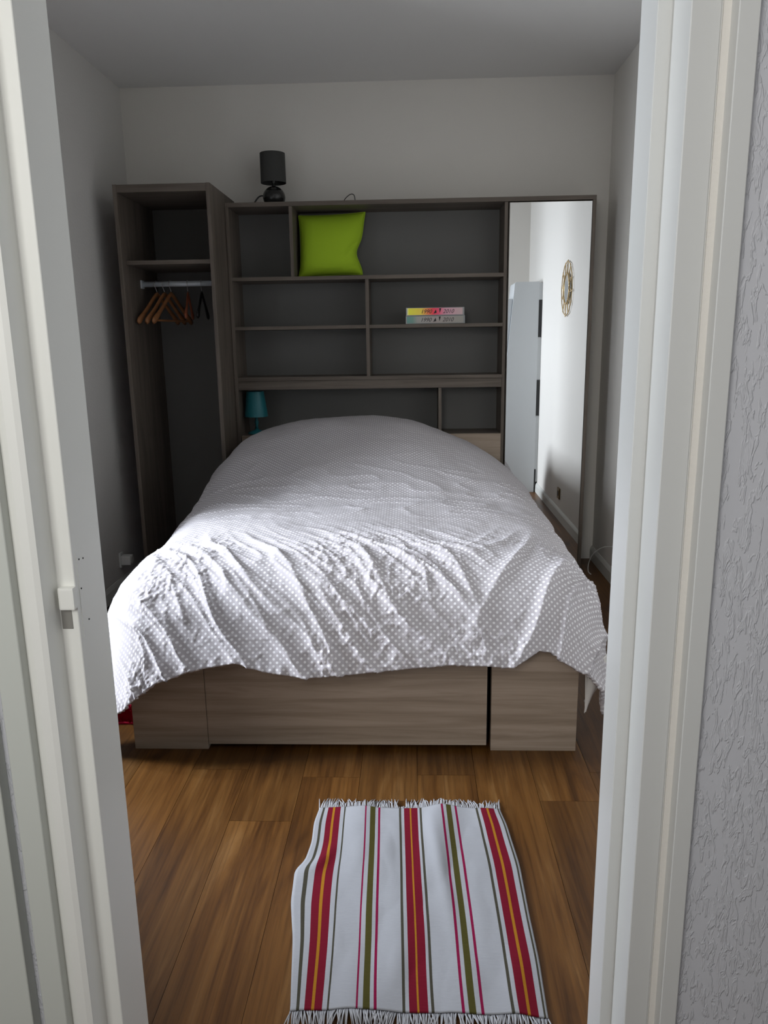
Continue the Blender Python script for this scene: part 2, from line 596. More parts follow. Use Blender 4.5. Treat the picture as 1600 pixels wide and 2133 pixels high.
prism('casing', [(-.5232, .945), (-.5232, .926), (-.5242, .925), (-.556, .925), (-.557, .926), (-.557, .9405), (-.53, .9405), (-.53, .945)], 0, ZD + .05, M['casing'], tl)
prism('casing', [(-.572, .9405), (-.572, .921), (-.573, .920), (-.640, .920), (-.641, .921), (-.641, .9405)], 0, ZD + .05, M['casing'], tl)
# strike plate and screw holes on the left jamb
bm = bmesh.new()
bx(bm, -.4885, -.4665, .9765, .989, .943, .975, .003)
obj('strike_lip', bm, M['cream_lit'], tl)
bm = bmesh.new()
bx(bm, -.4915, -.4765, .9868, .989, .912, .9425, .0008)
obj('latch_recess', bm, mat('recess_shade_grey', (.25, .24, .22), .6), tl)  # flush grey block, shade of the latch notch put into its colour
bm = bmesh.new()
bx(bm, -.4695, -.4672, .999, 1.024, .895, 1.02, .0004)
so = obj('strike_plate', bm, M['cream_lit'], tl)
for yy, zz in ((1.006, 1.008), (1.019, 1.006), (1.018, .915), (1.004, .966)):
    bm = bmesh.new()
    bmesh.ops.create_cone(bm, cap_ends=True, segments=10, radius1=.0013, radius2=.0013, depth=.0012, matrix=Matrix.Translation((-.4671, yy, zz)) @ Matrix.Rotation(math.pi / 2, 4, 'Y'))
    obj('screw_hole', bm, M['dark'], so)
th = thing('trim_3', (-.09, 1.0, ZD), None, None); struct(th)
box('door_head', -.523, .345, .9449, YF + .004, ZD, 2.1, M['cream_lit'], th, .002)
box('casing', -.641, .3763, .9231, .9405, ZD + .05, 2.16, M['cream_lit'], th, .002)

# ------------------------------------------------------------------ wardrobe (open, left)
WX0, WX1, WYF, WYB, WZT = -1.449, -.971, 3.898, 4.425, 2.06
T = .02
wr = thing('wardrobe', ((WX0 + WX1) / 2, WYF, 0), 'tall narrow open wardrobe in grey-brown wood with hanging rail, left of the bed', 'wardrobe')
box('side_panel', WX0, WX0 + T, WYF, WYB, 0, WZT - .001, M['unit_z'], wr)
box('side_panel', WX1 - T, WX1, WYF, WYB, 0, WZT - .001, M['unit_z'], wr)
box('top_panel', WX0 + T + .0005, WX1 - T - .0005, WYF + .001, WYB, WZT - .038, WZT - .002, M['unit_x'], wr)
box('back_panel', WX0 + T, WX1 - T, WYB - .008, WYB, .05, WZT - .038, M['unit_back'], wr, 0)
box('shelf', WX0 + T + .0005, WX1 - T - .0005, WYF + .05, WYB - .009, 1.69, 1.71, M['unit_x'], wr)
box('bottom_panel', WX0 + T + .0005, WX1 - T - .0005, WYF + .004, WYB - .009, .05, .07, M['unit_x'], wr)
box('plinth', WX0 + T + .0005, WX1 - T - .0005, WYF + .02, WYF + .036, 0, .049, M['unit_x'], wr)
RY, RZ = 4.15, 1.610
bm = tube(bmesh.new(), [(WX0 + T + .001, RY, RZ), (WX1 - T - .001, RY, RZ)], .0145, 16, flat=(.7, 1))
rail = obj('hanging_rail', bm, M['chrome'], wr, smooth=True)
for x in (WX0 + T, WX1 - T):
    s = 1 if x < -1.2 else -1
    box('rail_bracket', min(x, x + s * .008), max(x, x + s * .008), RY - .02, RY + .02, RZ - .022, RZ + .02, M['chrome'], rail, .002)

def hanger(label, x, ang, material, drop, half, bar, steep=1.0):
    t_ = thing('coat_hanger', (x, RY, RZ + .0155), label, 'hanger', 'coat hangers on the wardrobe rail')
    # hook: from over the rail down to the neck (in the hanger's own plane, axis a)
    pts = []
    for i in range(13):
        q = math.radians(-40 + 215 * i / 12)
        pts.append((0, -math.cos(q) * .0185, -.0165 + math.sin(q) * .0185))
    pts = pts[::-1]
    pts = [Vector(p) for p in pts]
    e = pts[-1]
    pts = [p for p in pts]
    end = [Vector((0, -.004, -.046)), Vector((0, 0, -.054)), Vector((0, 0, -.075))]
    bm = tube(bmesh.new(), pts[::1] + end if (pts[-1].y < 0) else pts + end, .0018, 6)
    me = bpy.data.meshes.new('hook'); bmesh.ops.recalc_face_normals(bm, faces=bm.faces); bm.to_mesh(me); bm.free()
    me.polygons.foreach_set('use_smooth', [True] * len(me.polygons)); me.materials.append(M['steel'])
    o = bpy.data.objects.new('hook', me); C.objects.link(o); o.parent = t_
    z0 = -.066
    P_, R_ = [], []
    for i in range(-12, 13):
        u = i / 12
        au = abs(u)
        z = z0 - drop * (au ** 1.25) - .012 * math.sin(math.pi * au) * steep
        P_.append((0, u * half, z)); R_.append(.0105 + .006 * sstep(.5, 1, np.array(au)).item() if au < .98 else .010)
    bm = tube(bmesh.new(), P_, R_, 8, flat=(.55, 1.15))
    me = bpy.data.meshes.new('shoulders'); bmesh.ops.recalc_face_normals(bm, faces=bm.faces); bm.to_mesh(me); bm.free()
    me.polygons.foreach_set('use_smooth', [True] * len(me.polygons)); me.materials.append(material)
    o = bpy.data.objects.new('shoulders', me); C.objects.link(o); o.parent = t_
    if bar:
        bm = tube(bmesh.new(), [(0, -half * .86, z0 - drop * .93), (0, half * .86, z0 - drop * .93)], .0055, 8)
        me = bpy.data.meshes.new('trouser_bar'); bm.to_mesh(me); bm.free(); me.materials.append(material)
        o = bpy.data.objects.new('trouser_bar', me); C.objects.link(o); o.parent = t_
    t_.rotation_euler = (0, 0, math.radians(ang))
    return t_
hanger('wooden coat hanger nearest the left side of the wardrobe', -1.350, -19, M['hanger'], .150, .175, False)
hanger('wooden coat hanger second from the left on the rail', -1.310, -18, M['hanger'], .150, .175, False)
hanger('wooden coat hanger with a trouser bar, third from the left', -1.274, -18, M['hanger'], .150, .175, True)
hanger('red-brown wooden coat hanger hanging edge-on, fourth from the left', -1.184, 8, M['hanger_red'], .125, .14, False)
hanger('small black coat hanger nearest the right end of the rail', -1.110, 5, M['hanger_black'], .125, .16, False, .3)

# ------------------------------------------------------------------ shelf wall behind the bed, with mirror panel
UX0, UX1, UYF, UYB, UZT = -.969, .953, 4.18, 4.435, 2.012
un = thing('bookcase', ((UX0 + UX1) / 2, UYF, 0), 'wide grey-brown open shelf unit with mirror panel behind the bed head', 'bookcase')
MX = .505      # panel between shelves and mirror
box('top_panel', UX0, UX1, UYF, UYB, UZT - .022, UZT, M['unit_x'], un)
box('side_panel', UX0, UX0 + .018, UYF, UYB, 0, UZT - .0225, M['unit_z'], un)
box('side_panel', UX1 - .018, UX1, UYF, UYB, 0, UZT - .0225, M['unit_z'], un)
box('side_panel', MX - .018, MX, UYF + .012, UYB - .007, 0, UZT - .0225, M['unit_z'], un)
box('back_panel', UX0 + .018, UX1 - .018, UYB - .006, UYB, .05, UZT - .0225, M['unit_back'], un, 0)
SX0, SX1 = UX0 + .0185, MX - .0185
SY1 = UYB - .0065
Z1, Z2, Z3 = 1.639, 1.384, 1.114
for z in (Z1, Z2, Z3):
    box('shelf', SX0, SX1, UYF + .002, SY1, z - .019, z, M['unit_x'], un) if z != Z2 else None
D2 = -.234
box('shelf', SX0, D2 - .0095, UYF + .004, SY1, Z2 - .018, Z2, M['unit_x'], un)
box('shelf', D2 + .0095, SX1, UYF + .004, SY1, Z2 - .018, Z2, M['unit_x'], un)
box('divider', -.635, -.617, UYF + .004, SY1, Z1 + .0005, UZT - .0225, M['unit_z'], un)
box('divider', D2 - .009, D2 + .009, UYF + .004, SY1, Z3 + .0005, Z1 - .0195, M['unit_z'], un)
box('fascia', SX0, SX1, UYF + .012, UYF + .03, 1.046, Z3 - .0195, M['unit_x'], un)
box('divider', .146, .163, UYF + .02, SY1, .80, 1.0945, M['unit_z'], un)
box('shelf', SX0, SX1, UYF + .02, SY1, .775, .795, M['unit_x'], un)
# mirror panel
mp_ = box('mirror_panel', MX + .004, UX1 - .019, UYF + .004, UYF + .022, .045, UZT - .026, M['unit_z'], un)
box('mirror_glass', MX + .007, UX1 - .021, UYF, UYF + .0036, .05, UZT - .029, M['mirror'], mp_, 0)
box('plinth', MX + .001, UX1 - .0185, UYF + .03, UYF + .046, 0, .044, M['unit_x'], un)

# ------------------------------------------------------------------ bed
BX0, BX1, BYF, BYB = -.918, .52, 2.24, 4.175
bed = thing('bed', ((BX0 + BX1) / 2, (BYF + BYB) / 2, 0), 'double storage bed with grey-brown wood drawer base in the middle', 'bed')
FZ = .36
box('foot_panel', BX0, -.674, BYF, BYF + .03, 0, FZ, M['bed_x'], bed, .0015)
box('foot_panel', .247, BX1, BYF, BYF + .03, 0, FZ, M['bed_x'], bed, .0015)
box('drawer_front', -.6725, .2335, BYF + .001, BYF + .021, .018, FZ - .02, M['bed_x'], bed, .0015)
box('gap_shade_board', -.60, .24, BYF + .031, BYF + .045, .02, FZ - .02, M['dark'], bed, 0)  # black board put behind the drawer, colours its gap as shade
box('side_rail', BX0, BX0 + .025, BYF + .0305, BYB, 0, FZ, M['bed_y'], bed, .0015)
box('side_rail', BX1 - .025, BX1, BYF + .0305, BYB, 0, FZ, M['bed_y'], bed, .0015)
box('slat_deck', BX0 + .026, BX1 - .026, BYF + .05, BYB, FZ - .06, FZ - .03, M['bed_x'], bed, 0)
box('headboard', -.945, .486, BYB + .0005, BYB + .02, 0, .795, M['bed_x'], bed, .0015)
box('mattress', BX0 + .045, BX1 - .045, BYF + .075, BYB - .01, FZ - .029, .525, M['mattress'], bed, .045)

# duvet: cloth laid over the mattress, cloth coordinates (px, py) in metres
CX0, CX1, CYF = -.822, .410, 2.43
xl, xr = -1.345, .83
n_u, n_v = 420, 450
s = np.linspace(0, 1, n_u)[:, None]
t = np.linspace(0, 1, n_v)[None, :]
px = xl + (xr - xl) * s + 0 * t
hemx = np.array([-1.30, -.95, -.87, -.79, -.67, -.545, -.455, -.335, -.168, -.018, .13, .30, .345, .385, .43, .47, .55, .65, .90])
hemz = np.array([.22, .225, .245, .280, .312, .325, .298, .278, .290, .306, .321, .320, .346, .373, .368, .352, .345, .345, .33])
hz = np.interp(px[:, 0], hemx, hemz)
RF, AF = .24, math.radians(68)
yf = CYF - (RF * AF + (.605 - RF * (1 - math.cos(AF)) - hz) / math.sin(AF))
yh = 4.13 - .36 * sstep(-.78, -.98, px[:, 0]) - .03 * sstep(.2, .5, px[:, 0])
py = yf[:, None] + (yh - yf)[:, None] * t
# top height
hump_x = np.interp(px, [-1.3, -.97, -.83, -.62, -.4, -.2, 0, .16, .37, .50, .9], [.12, .15, .215, .25, .265, .262, .25, .195, .11, .03, .0])
hk = 9
ker = np.ones(hk * 4 + 1) / (hk * 4 + 1)
hp = np.pad(hump_x[:, 0], (hk * 2, hk * 2), mode='edge')
hump = np.convolve(hp, ker, 'valid')[:, None] * sstep(3.02, 3.98, py)
top = .592 + .035 * np.clip(1 - ((px + .195) / .75) ** 2, 0, 1) + hump + .02 * sstep(2.5, 3.1, py)
top = top - .05 * sstep(4.06, 4.14, py)
nx = np.clip(px, CX0, CX1)
ny = np.maximum(py, CYF)
dx, dy = px - nx, py - ny
dist = np.hypot(dx, dy)
ux = np.where(dist > 1e-9, dx / np.maximum(dist, 1e-9), 0)
uy = np.where(dist > 1e-9, dy / np.maximum(dist, 1e-9), 0)
wf = uy * uy
RR = .20 * (1 - wf) + RF * wf
AM = math.radians(86) * (1 - wf) + AF * wf
ang = np.minimum(dist / RR, AM)
over = np.maximum(dist - RR * AM, 0)
hh = RR * np.sin(ang) + np.cos(AM) * over
gg = RR * (1 - np.cos(ang)) + np.sin(AM) * over
# edge height sinks a little towards the sides before the roll
P = np.stack([nx + ux * hh, ny + uy * hh, top - gg], -1)
# normals from the smooth surface
du = np.gradient(P, axis=0); dv = np.gradient(P, axis=1)
N = np.cross(du, dv); N /= np.linalg.norm(N, axis=2, keepdims=True) + 1e-12
N *= np.sign(N[n_u // 2, n_v // 2, 2])
front = 1 - sstep(2.34, 2.86, py)
wx_, wy_ = px + .022 * perlin(px * 4, py * 4, 3), py + .022 * perlin(px * 4, py * 4, 4)
c1 = (wx_ + wy_ * .80) / 1.28; a1 = (wx_ * .8 - wy_) / 1.28
left = 1 - sstep(.08, .34, px)
d1 = np.maximum(ridge(c1 * 8.0, a1 * 1.5, 1), 0) ** 2.6 * .019 * left
d1b = np.maximum(ridge(c1 * 17, a1 * 2.6, 2), 0) ** 3 * .0085 * left
c2 = (wx_ - .45 * wy_); a2 = wy_ + .45 * wx_
d2_ = np.maximum(ridge(c2 * 6.0, a2 * 1.5, 5), 0) ** 2.4 * .017 * (1 - left)
cw = wx_ + .012 * perlin(px * 18, py * 18, 31); cv = wy_ + .012 * perlin(px * 18, py * 18, 32)
cr = np.maximum(ridge(cw * 20 + cv * 6, cv * 15, 6), 0) ** 4 * .0070 + np.maximum(ridge(cw * 42, cv * 34 + cw * 12, 8), 0) ** 4 * .0046
crm = .30 + .70 * sstep(-.1, .30, perlin(px * 2.6, py * 2.6, 9) + .25 * (1 - sstep(.25, .6, px)))
soft = perlin(px * 3.0, py * 3.0, 11) * .010 + perlin(px * 7, py * 7, 12) * .004
mids = np.maximum(ridge(wx_ * 4, wy_ * 9, 13), 0) ** 3 * .006 * sstep(2.7, 3.0, py) * (1 - sstep(3.3, 3.7, py))
pucker = perlin(px * 55, py * 8, 14) * .005 * (1 - sstep(.0, .035, py - yf[:, None])) + .006 * perlin(px * 16, py * 5, 33) * (1 - sstep(.0, .12, py - yf[:, None]))
sidefold = (np.maximum(ridge(py * 5 + px * 1.2, px * .8, 15), 0) ** 2 * .012) * sstep(.05, .25, np.abs(dx)) 
flank = 1 - .85 * sstep(.0, .16, -dx)
disp = (d1 + d1b + d2_) * front * flank + cr * crm * front * flank + soft * (1 - .4 * front) + mids + pucker + sidefold
fine = perlin(px * 26, py * 26, 16) * .0012 * (1 - front)
P = P + N * (disp + fine)[..., None]
# keep the cloth clear of the foot panel and of the wardrobe
me = grid_mesh('duvet', P, np.stack([px, py], -1))
dv_o = link('duvet', me, M['duvet'], None, loc=((BX0 + BX1) / 2, 3.1, .36))
tag(dv_o, 'rumpled grey-lilac duvet with white polka dots spread over the bed', 'duvet')
sol = dv_o.modifiers.new('thickness', 'SOLIDIFY'); sol.thickness = .012; sol.offset = -1

# white lining corner of the duvet cover hanging below its right front corner
U = np.linspace(0, 1, 24)[:, None]; V = np.linspace(0, 1, 30)[None, :]
xa = .545 + .058 * U; 
wid = np.interp(V, [0, .3, .6, .85, 1], [1, .98, .78, .4, .06])
x_ = .5455 + (.085 * U * wid + .004 * V)
y_ = 2.262 + .06 * U * (1 - .5 * V) + .010 * np.sin(U * 7 + V * 3) * (1 - V * .5) + 0 * V
z_ = .30 - .178 * V + .03 * U * V
Pm = np.stack([x_ + 0 * V, y_ + 0 * V, z_ + 0 * U], -1)
lo_ = link('lining', grid_mesh('lining', Pm), M['lining'], dv_o)
lo_['label'] = 'plain white corner of the duvet cover lining'
so_ = lo_.modifiers.new('thickness', 'SOLIDIFY'); so_.thickness = .004

# ------------------------------------------------------------------ red shaggy rug at the left of the bed
rr_ = thing('shaggy_rug', (-1.2, 2.9, 0), 'red shaggy rug on the floor along the left side of the bed', 'rug')
box('backing', -1.46, -.935, 2.40, 3.40, 0.0005, .008, M['red_shag'], rr_, .002)
bm = bmesh.new()
for i in range(5200):
    edge = i < 1800
    x = random.uniform(-1.455, -.938); y = random.uniform(2.40, 2.50) if edge else random.uniform(2.5, 3.395)
    a = random.uniform(0, 6.28); l = random.uniform(.02, .034); w = .0022
    dx_, dy_ = math.cos(a) * .012, math.sin(a) * .012 - (.006 if edge else 0)
    x2 = min(max(x + dx_, -1.46), -.93)
    q = [bm.verts.new((x - w, y, .008)), bm.verts.new((x + w, y + w, .008)), bm.verts.new((x - w, y + 2 * w, .008)), bm.verts.new((x2, y + dy_, .008 + l))]
    bm.faces.new((q[0], q[1], q[3])); bm.faces.new((q[1], q[2], q[3])); bm.faces.new((q[2], q[0], q[3]))
pile = obj('pile', bm, M['red_shag'], rr_)
pile['kind'] = 'stuff'

# ------------------------------------------------------------------ striped rug with fringes
rg = thing('striped_rug', (0, 1.57, 0), 'white cotton rug with red, yellow and olive stripes in front of the bed', 'rug')
lv = np.array([0, .10, .22, .33, .39, .55, .72, 1.0]); lx = np.array([-.268, -.276, -.272, -.279, -.298, -.292, -.272, -.250])
rv = np.array([0, .1, .35, .6, .8, 1.0]); rx = np.array([.240, .252, .262, .260, .262, .258])
nu, nv = 130, 170
u = np.linspace(0, 1, nu)[:, None]; v = np.linspace(0, 1, nv)[None, :]
def smooth1(a, k):
    return np.convolve(np.pad(a, (k, k), mode='edge'), np.ones(2 * k + 1) / (2 * k + 1), 'valid')
LX = smooth1(np.interp(v[0], lv, lx), 4)[None, :]
RX = smooth1(np.interp(v[0], rv, rx), 6)[None, :]
SL = -.272 + .022 * v
SR = .244 + .014 * v
X = SL + (SR - SL) * u + (LX - SL) * np.exp(-u / .055) + (RX - SR) * np.exp(-(1 - u) / .15)
# fold near the left edge
X = X + .0025 * perlin(u * 2, v * 2.2, 21)
Y = 1.912 - (1.912 - 1.240) * v + .006 * perlin(u * 4, v * 1.5, 22)
Z = .0065 + .006 * np.clip(perlin(u * 5 + .6 * v, v * 1.6, 23) + .12, 0, 1) * 2 + .004 * np.clip(perlin(u * 8, v * 5, 24), 0, 1)
Z = Z + .013 * np.exp(-(((u - .06) + (v - .34) * .5) / .035) ** 2) * np.exp(-((v - .36) / .09) ** 2)
Z = Z + .006 * np.exp(-((u - .60 - .10 * v) / .03) ** 2) * np.exp(-((v - .35) / .25) ** 2)
edge_ = np.minimum(np.minimum(u, 1 - u) * 8, 1)
Pm = np.stack([X, Y + 0 * u, .004 + (Z - .004) * (.35 + .65 * edge_)], -1)
rb = link('weave', grid_mesh('weave', Pm, np.stack([u + 0 * v, v + 0 * u], -1)), M['rug'], rg)
so_ = rb.modifiers.new('thickness', 'SOLIDIFY'); so_.thickness = .0032; so_.offset = -1
def fringe(row, sign, n, length):
    bm = bmesh.new()
    for i in range(n):
        q = (i + random.uniform(-.3, .3)) / (n - 1) * (nu - 1)
        q = min(max(q, 0), nu - 1.001)
        a = Pm[int(q), row] * (1 - q % 1) + Pm[min(int(q) + 1, nu - 1), row] * (q % 1)
        gap = sign > 0 and .44 < i / n < .475
        l = length * random.uniform(.7, 1.12) * (.35 if gap else 1)
        sw = random.uniform(-.012, .012) + .006 * math.sin(i * .15)
        p0 = Vector(a); p0.z -= .0012
        pts = [p0 + Vector((0, -sign * .002, 0)), p0 + Vector((sw * .4, sign * l * .45, random.uniform(-.0005, .005))), p0 + Vector((sw, sign * l, -p0.z + .0018 + random.uniform(0, .003)))]
        tube(bm, pts, [.0017, .0016, .0009], 4)
    f = obj('fringe', bm, M['rug_fringe'], rg, smooth=True)
    f['kind'] = 'stuff'
fringe(0, 1, 190, .048)
fringe(nv - 1, -1, 190, .04)

# ------------------------------------------------------------------ lime cushion on the upper shelf
n = 60
a = np.linspace(-1, 1, n)[:, None]; b = np.linspace(-1, 1, n)[None, :]
prof = np.clip((1 - np.abs(a) ** 2.6) * (1 - np.abs(b) ** 2.6), 0, 1) ** .55
pin = .055
wx_ = a * (1 - pin * (1 - b * b)) ; wz_ = b * (1 - pin * .7 * (1 - a * a))
# sag: wider at the bottom, dent on the right side
wx_ = wx_ - .15 * np.exp(-((b + .30) / .34) ** 2) * np.clip(a, 0, 1) ** 2 + .03 * np.exp(-((b + .95) / .2) ** 2) * a
hw_, hh_ = .175, .163
xx = -.431 + hw_ * wx_ + .012 * b * (a > 0) * a
zz = Z1 + .156 + hh_ * wz_ + .006 * a
crease = .012 * np.exp(-((b + .72 - .25 * (a - .75)) / .07) ** 2) * np.clip(np.abs(a) - .3, 0, 1) * 2 + .014 * np.exp(-(((b + .15) - .9 * (a - .7)) / .09) ** 2) * sstep(.35, .8, a)
thk = .072 * prof * (1 + .15 * (-b))
yy = 4.322 + .02 * b
fr = np.stack([xx + 0 * b, yy + 0 * a - thk + crease * prof, zz + 0 * a], -1)
bk = np.stack([xx + 0 * b, yy + 0 * a + thk * .7, zz + 0 * a], -1)
zmin = min(fr[..., 2].min(), bk[..., 2].min())
for q in (fr, bk):
    q[..., 2] += Z1 + .0008 - zmin
me = grid_mesh('cushion', fr)
bm = bmesh.new(); bm.from_mesh(me)
me2 = grid_mesh('cushion_b', bk); bm.from_mesh(me2)
bmesh.ops.remove_doubles(bm, verts=bm.verts, dist=.0004)
cu = thing('cushion', (-.437, 4.32, Z1), 'lime green square cushion standing on the top shelf', 'cushion')
obj('cover', bm, M['lime'], cu, smooth=True)
bpy.data.meshes.remove(me); bpy.data.meshes.remove(me2)
# piping seam round the edge
loop = [fr[i, 0] for i in range(n)] + [fr[n - 1, j] for j in range(n)] + [fr[i, n - 1] for i in range(n - 1, -1, -1)] + [fr[0, j] for j in range(n - 1, -1, -1)]
loop = [Vector(p) for p in loop]
lp = [loop[0]]
for p in loop[1:]:
    if (p - lp[-1]).length > .002: lp.append(p)
lp = [Vector((p.x, p.y, max(p.z, Z1 + .0028))) for p in lp]
obj('piping', tube(bmesh.new(), lp, .0022, 6), M['lime'], cu, smooth=True)

# ------------------------------------------------------------------ two holographic cases on the middle shelf
def case(label, z, foil_m, x0, x1):
    t_ = thing('box_set', ((x0 + x1) / 2, 4.195, z), label, 'box', 'flat cases on the middle shelf')
    y0, y1 = 4.197, 4.40
    h = .042
    box('case', x0, x1, y0, y1, z, z + h, M['clear'], t_, .0015)
    P = np.array([[[x0 + .008, y0 - .0012, z + .004], [x0 + .008, y0 - .0012, z + h - .003]], [[x1 - .008, y0 - .0012, z + .004], [x1 - .008, y0 - .0012, z + h - .003]]])
    bm = bx(bmesh.new(), x0 + .007, x1 - .009, y0 - .0012, y0 + .0004, z + .004, z + h - .003)
    uvl = bm.loops.layers.uv.new('uv')
    for f in bm.faces:
        for l in f.loops:
            l[uvl].uv = ((l.vert.co.x - x0) / (x1 - x0), (l.vert.co.z - z) / h)
    sp = obj('spine', bm, foil_m, t_)
    for txt, xo, sz in (('1990', .078, .029), ('2010', .196, .029)):
        cu_ = bpy.data.curves.new('t', 'FONT'); cu_.body = txt; cu_.size = sz; cu_.shear = .35; cu_.extrude = .0002
        to = bpy.data.objects.new('t', cu_); C.objects.link(to)
        bpy.context.view_layer.update()
        me = bpy.data.meshes.new_from_object(to.evaluated_get(bpy.context.evaluated_depsgraph_get()))
        bpy.data.objects.remove(to); bpy.data.curves.remove(cu_)
        me.transform(Matrix.Translation((x0 + xo, y0 - .0016, z + .0115)) @ Matrix.Rotation(math.pi / 2, 4, 'X'))
        me.name = 'lettering'
        link('lettering', me, M['ink'], sp)
    # the two dark wedges between the years
    for poly in ([(.147, .010), (.160, .032), (.164, .014)], [(.177, .037), (.188, .037), (.181, .012)]):
        bm = bmesh.new()
        a_ = [bm.verts.new((x0 + x, y0 - .0018, z + zz_)) for x, zz_ in poly]
        b_ = [bm.verts.new((x0 + x, y0 - .0013, z + zz_)) for x, zz_ in poly]
        bm.faces.new(a_); bm.faces.new(b_[::-1])
        for i in range(3): bm.faces.new((a_[i], a_[(i + 1) % 3], b_[(i + 1) % 3], b_[i]))
        obj('emblem', bm, M['ink'], sp)
case('silvery flat case with 1990 and 2010 on its spine, lower of two', Z2 + .0006, M['foil_dull'], -.030, .287)
case('iridescent yellow and red flat case on top of the silvery one', Z2 + .0434, M['foil_bright'], -.028, .283)

# ------------------------------------------------------------------ black table lamp on top of the shelf unit
LXc, LYc = -.727, 4.30
lm = thing('table_lamp', (LXc, LYc, UZT), 'small black table lamp with round base on top of the shelf unit', 'lamp')
prof = [(0, .0005), (.044, .0005), (.046, .004)]
for i in range(13):
    q = math.radians(-52 + 132 * i / 12)
    prof.append((.060 * math.cos(q), .042 + .056 * math.sin(q)))
prof += [(.009, .099), (.0, .099)]
obj('base', lathe(bmesh.new(), prof, LXc, LYc, UZT), M['black_ceramic'], lm, smooth=True)
obj('neck', lathe(bmesh.new(), [(0, .097), (.011, .097), (.009, .106), (.007, .112), (.012, .120), (.012, .15), (0, .15)], LXc, LYc, UZT, 20), M['black_ceramic'], lm, smooth=True)
bm = lathe(bmesh.new(), [(.067, .113), (.066, .26), (.0645, .26), (.0655, .113), (.067, .113)], LXc, LYc, UZT, 48)
obj('shade', bm, M['black_shade'], lm)
bm = bmesh.new()
for k in range(3):
    q = k * 2.094
    tube(bm, [(LXc, LYc, UZT + .25), (LXc + .0645 * math.cos(q), LYc + .0645 * math.sin(q), UZT + .255)], .0016, 6)
tube(bm, [(LXc, LYc, UZT + .14), (LXc, LYc, UZT + .255)], .003, 6)
obj('shade_ring', bm, M['black_metal'], lm)

def arcpts(pts, n=10):
    """Catmull-Rom through pts"""
    pts = [Vector(p) for p in pts]
    out = []
    for i in range(len(pts) - 1):
        p0, p1, p2, p3 = pts[max(i - 1, 0)], pts[i], pts[i + 1], pts[min(i + 2, len(pts) - 1)]
        for k in range(n):
            t_ = k / n
            out.append(.5 * ((2 * p1) + (-p0 + p2) * t_ + (2 * p0 - 5 * p1 + 4 * p2 - p3) * t_ ** 2 + (-p0 + 3 * p1 - 3 * p2 + p3) * t_ ** 3))
    out.append(pts[-1])
    return out
z = UZT + .003
obj('cord', tube(bmesh.new(), arcpts([(-.768, 4.318, z + .02), (-.786, 4.32, z + .05), (-.812, 4.315, z + .046), (-.836, 4.305, z + .014), (-.848, 4.31, z), (-.80, 4.39, z), (-.70, 4.415, z + .002)]), .0042, 6), M['cable_black'], lm, smooth=True)
co = obj('cable', tube(bmesh.new(), arcpts([(-.40, 4.36, z - .0005), (-.37, 4.32, z), (-.345, 4.30, z + .027), (-.317, 4.295, z + .046), (-.299, 4.295, z + .040), (-.294, 4.30, z + .012), (-.293, 4.33, z - .0005)]), .0022, 6), M['cable_black'], None, loc=(-.33, 4.31, UZT), smooth=True)
tag(co, 'thin dark cable loop standing up from the shelf unit top above the cushion', 'cable')

# ------------------------------------------------------------------ teal lamp in the lower left compartment
TX, TY, TZ = -.878, 4.275, .7955
tl_ = thing('table_lamp', (TX, TY, TZ), 'teal table lamp with flared shade in the low compartment behind the duvet', 'lamp')
obj('base', lathe(bmesh.new(), [(0, .0003), (.05, .0003), (.05, .008), (.03, .016), (.012, .024), (.009, .03), (0, .03)], TX, TY, TZ), M['teal'], tl_, smooth=True)
obj('stem', lathe(bmesh.new(), [(0, .028), (.009, .028), (.0075, .05), (.012, .065), (.0075, .08), (.007, .12), (0, .12)], TX, TY, TZ, 20), M['teal'], tl_, smooth=True)
obj('shade', lathe(bmesh.new(), [(.066, .098), (.048, .238), (.0465, .238), (.0645, .098), (.066, .098)], TX, TY, TZ, 48), M['teal'], tl_)

# ------------------------------------------------------------------ sockets and cables
sk = thing('wall_socket', (XL, 3.90, .15), 'white wall socket low on the left wall beside the wardrobe', 'socket')
box('plate', XL - .0005, XL + .010, 3.845, 3.885, .135, .215, M['white_plastic'], sk, .003)
ad = thing('plug_adapter', (XL + .01, 3.86, .17), 'white plug adapter stuck in the left wall socket', 'plug')
box('adapter_body', XL + .0105, XL + .062, 3.842, 3.888, .150, .200, M['white_plastic'], ad, .006)
bm = bmesh.new()
bmesh.ops.create_cone(bm, cap_ends=True, segments=24, radius1=.019, radius2=.019, depth=.003, matrix=Matrix.Translation((XL + .063, 3.865, .175)) @ Matrix.Rotation(math.pi / 2, 4, 'Y'))
obj('plug_face', bm, M['skirting'], ad)
wc = obj('cable', tube(bmesh.new(), arcpts([(1.0, 4.12, .0030), (.985, 4.13, .02), (.985, 4.12, .075), (.995, 4.05, .15), (1.03, 3.95, .21), (1.066, 3.8, .235), (1.07, 3.6, .24)]), .0026, 6), M['cable_white'], None, loc=(1.02, 3.95, 0), smooth=True)
tag(wc, 'thin white cable curving up from the floor beside the mirror panel', 'cable')
s2 = thing('wall_socket', (XR, 2.84, .15), 'bronze wall socket on the right wall, seen in the mirror panel', 'socket')
box('plate', XR - .010, XR + .0005, 2.80, 2.88, .148, .228, M['brass'], s2, .003)
bm = bmesh.new()
bmesh.ops.create_cone(bm, cap_ends=True, segments=24, radius1=.02, radius2=.02, depth=.003, matrix=Matrix.Translation((XR - .011, 2.84, .188)) @ Matrix.Rotation(math.pi / 2, 4, 'Y'))
obj('outlet', bm, M['black_metal'], s2)

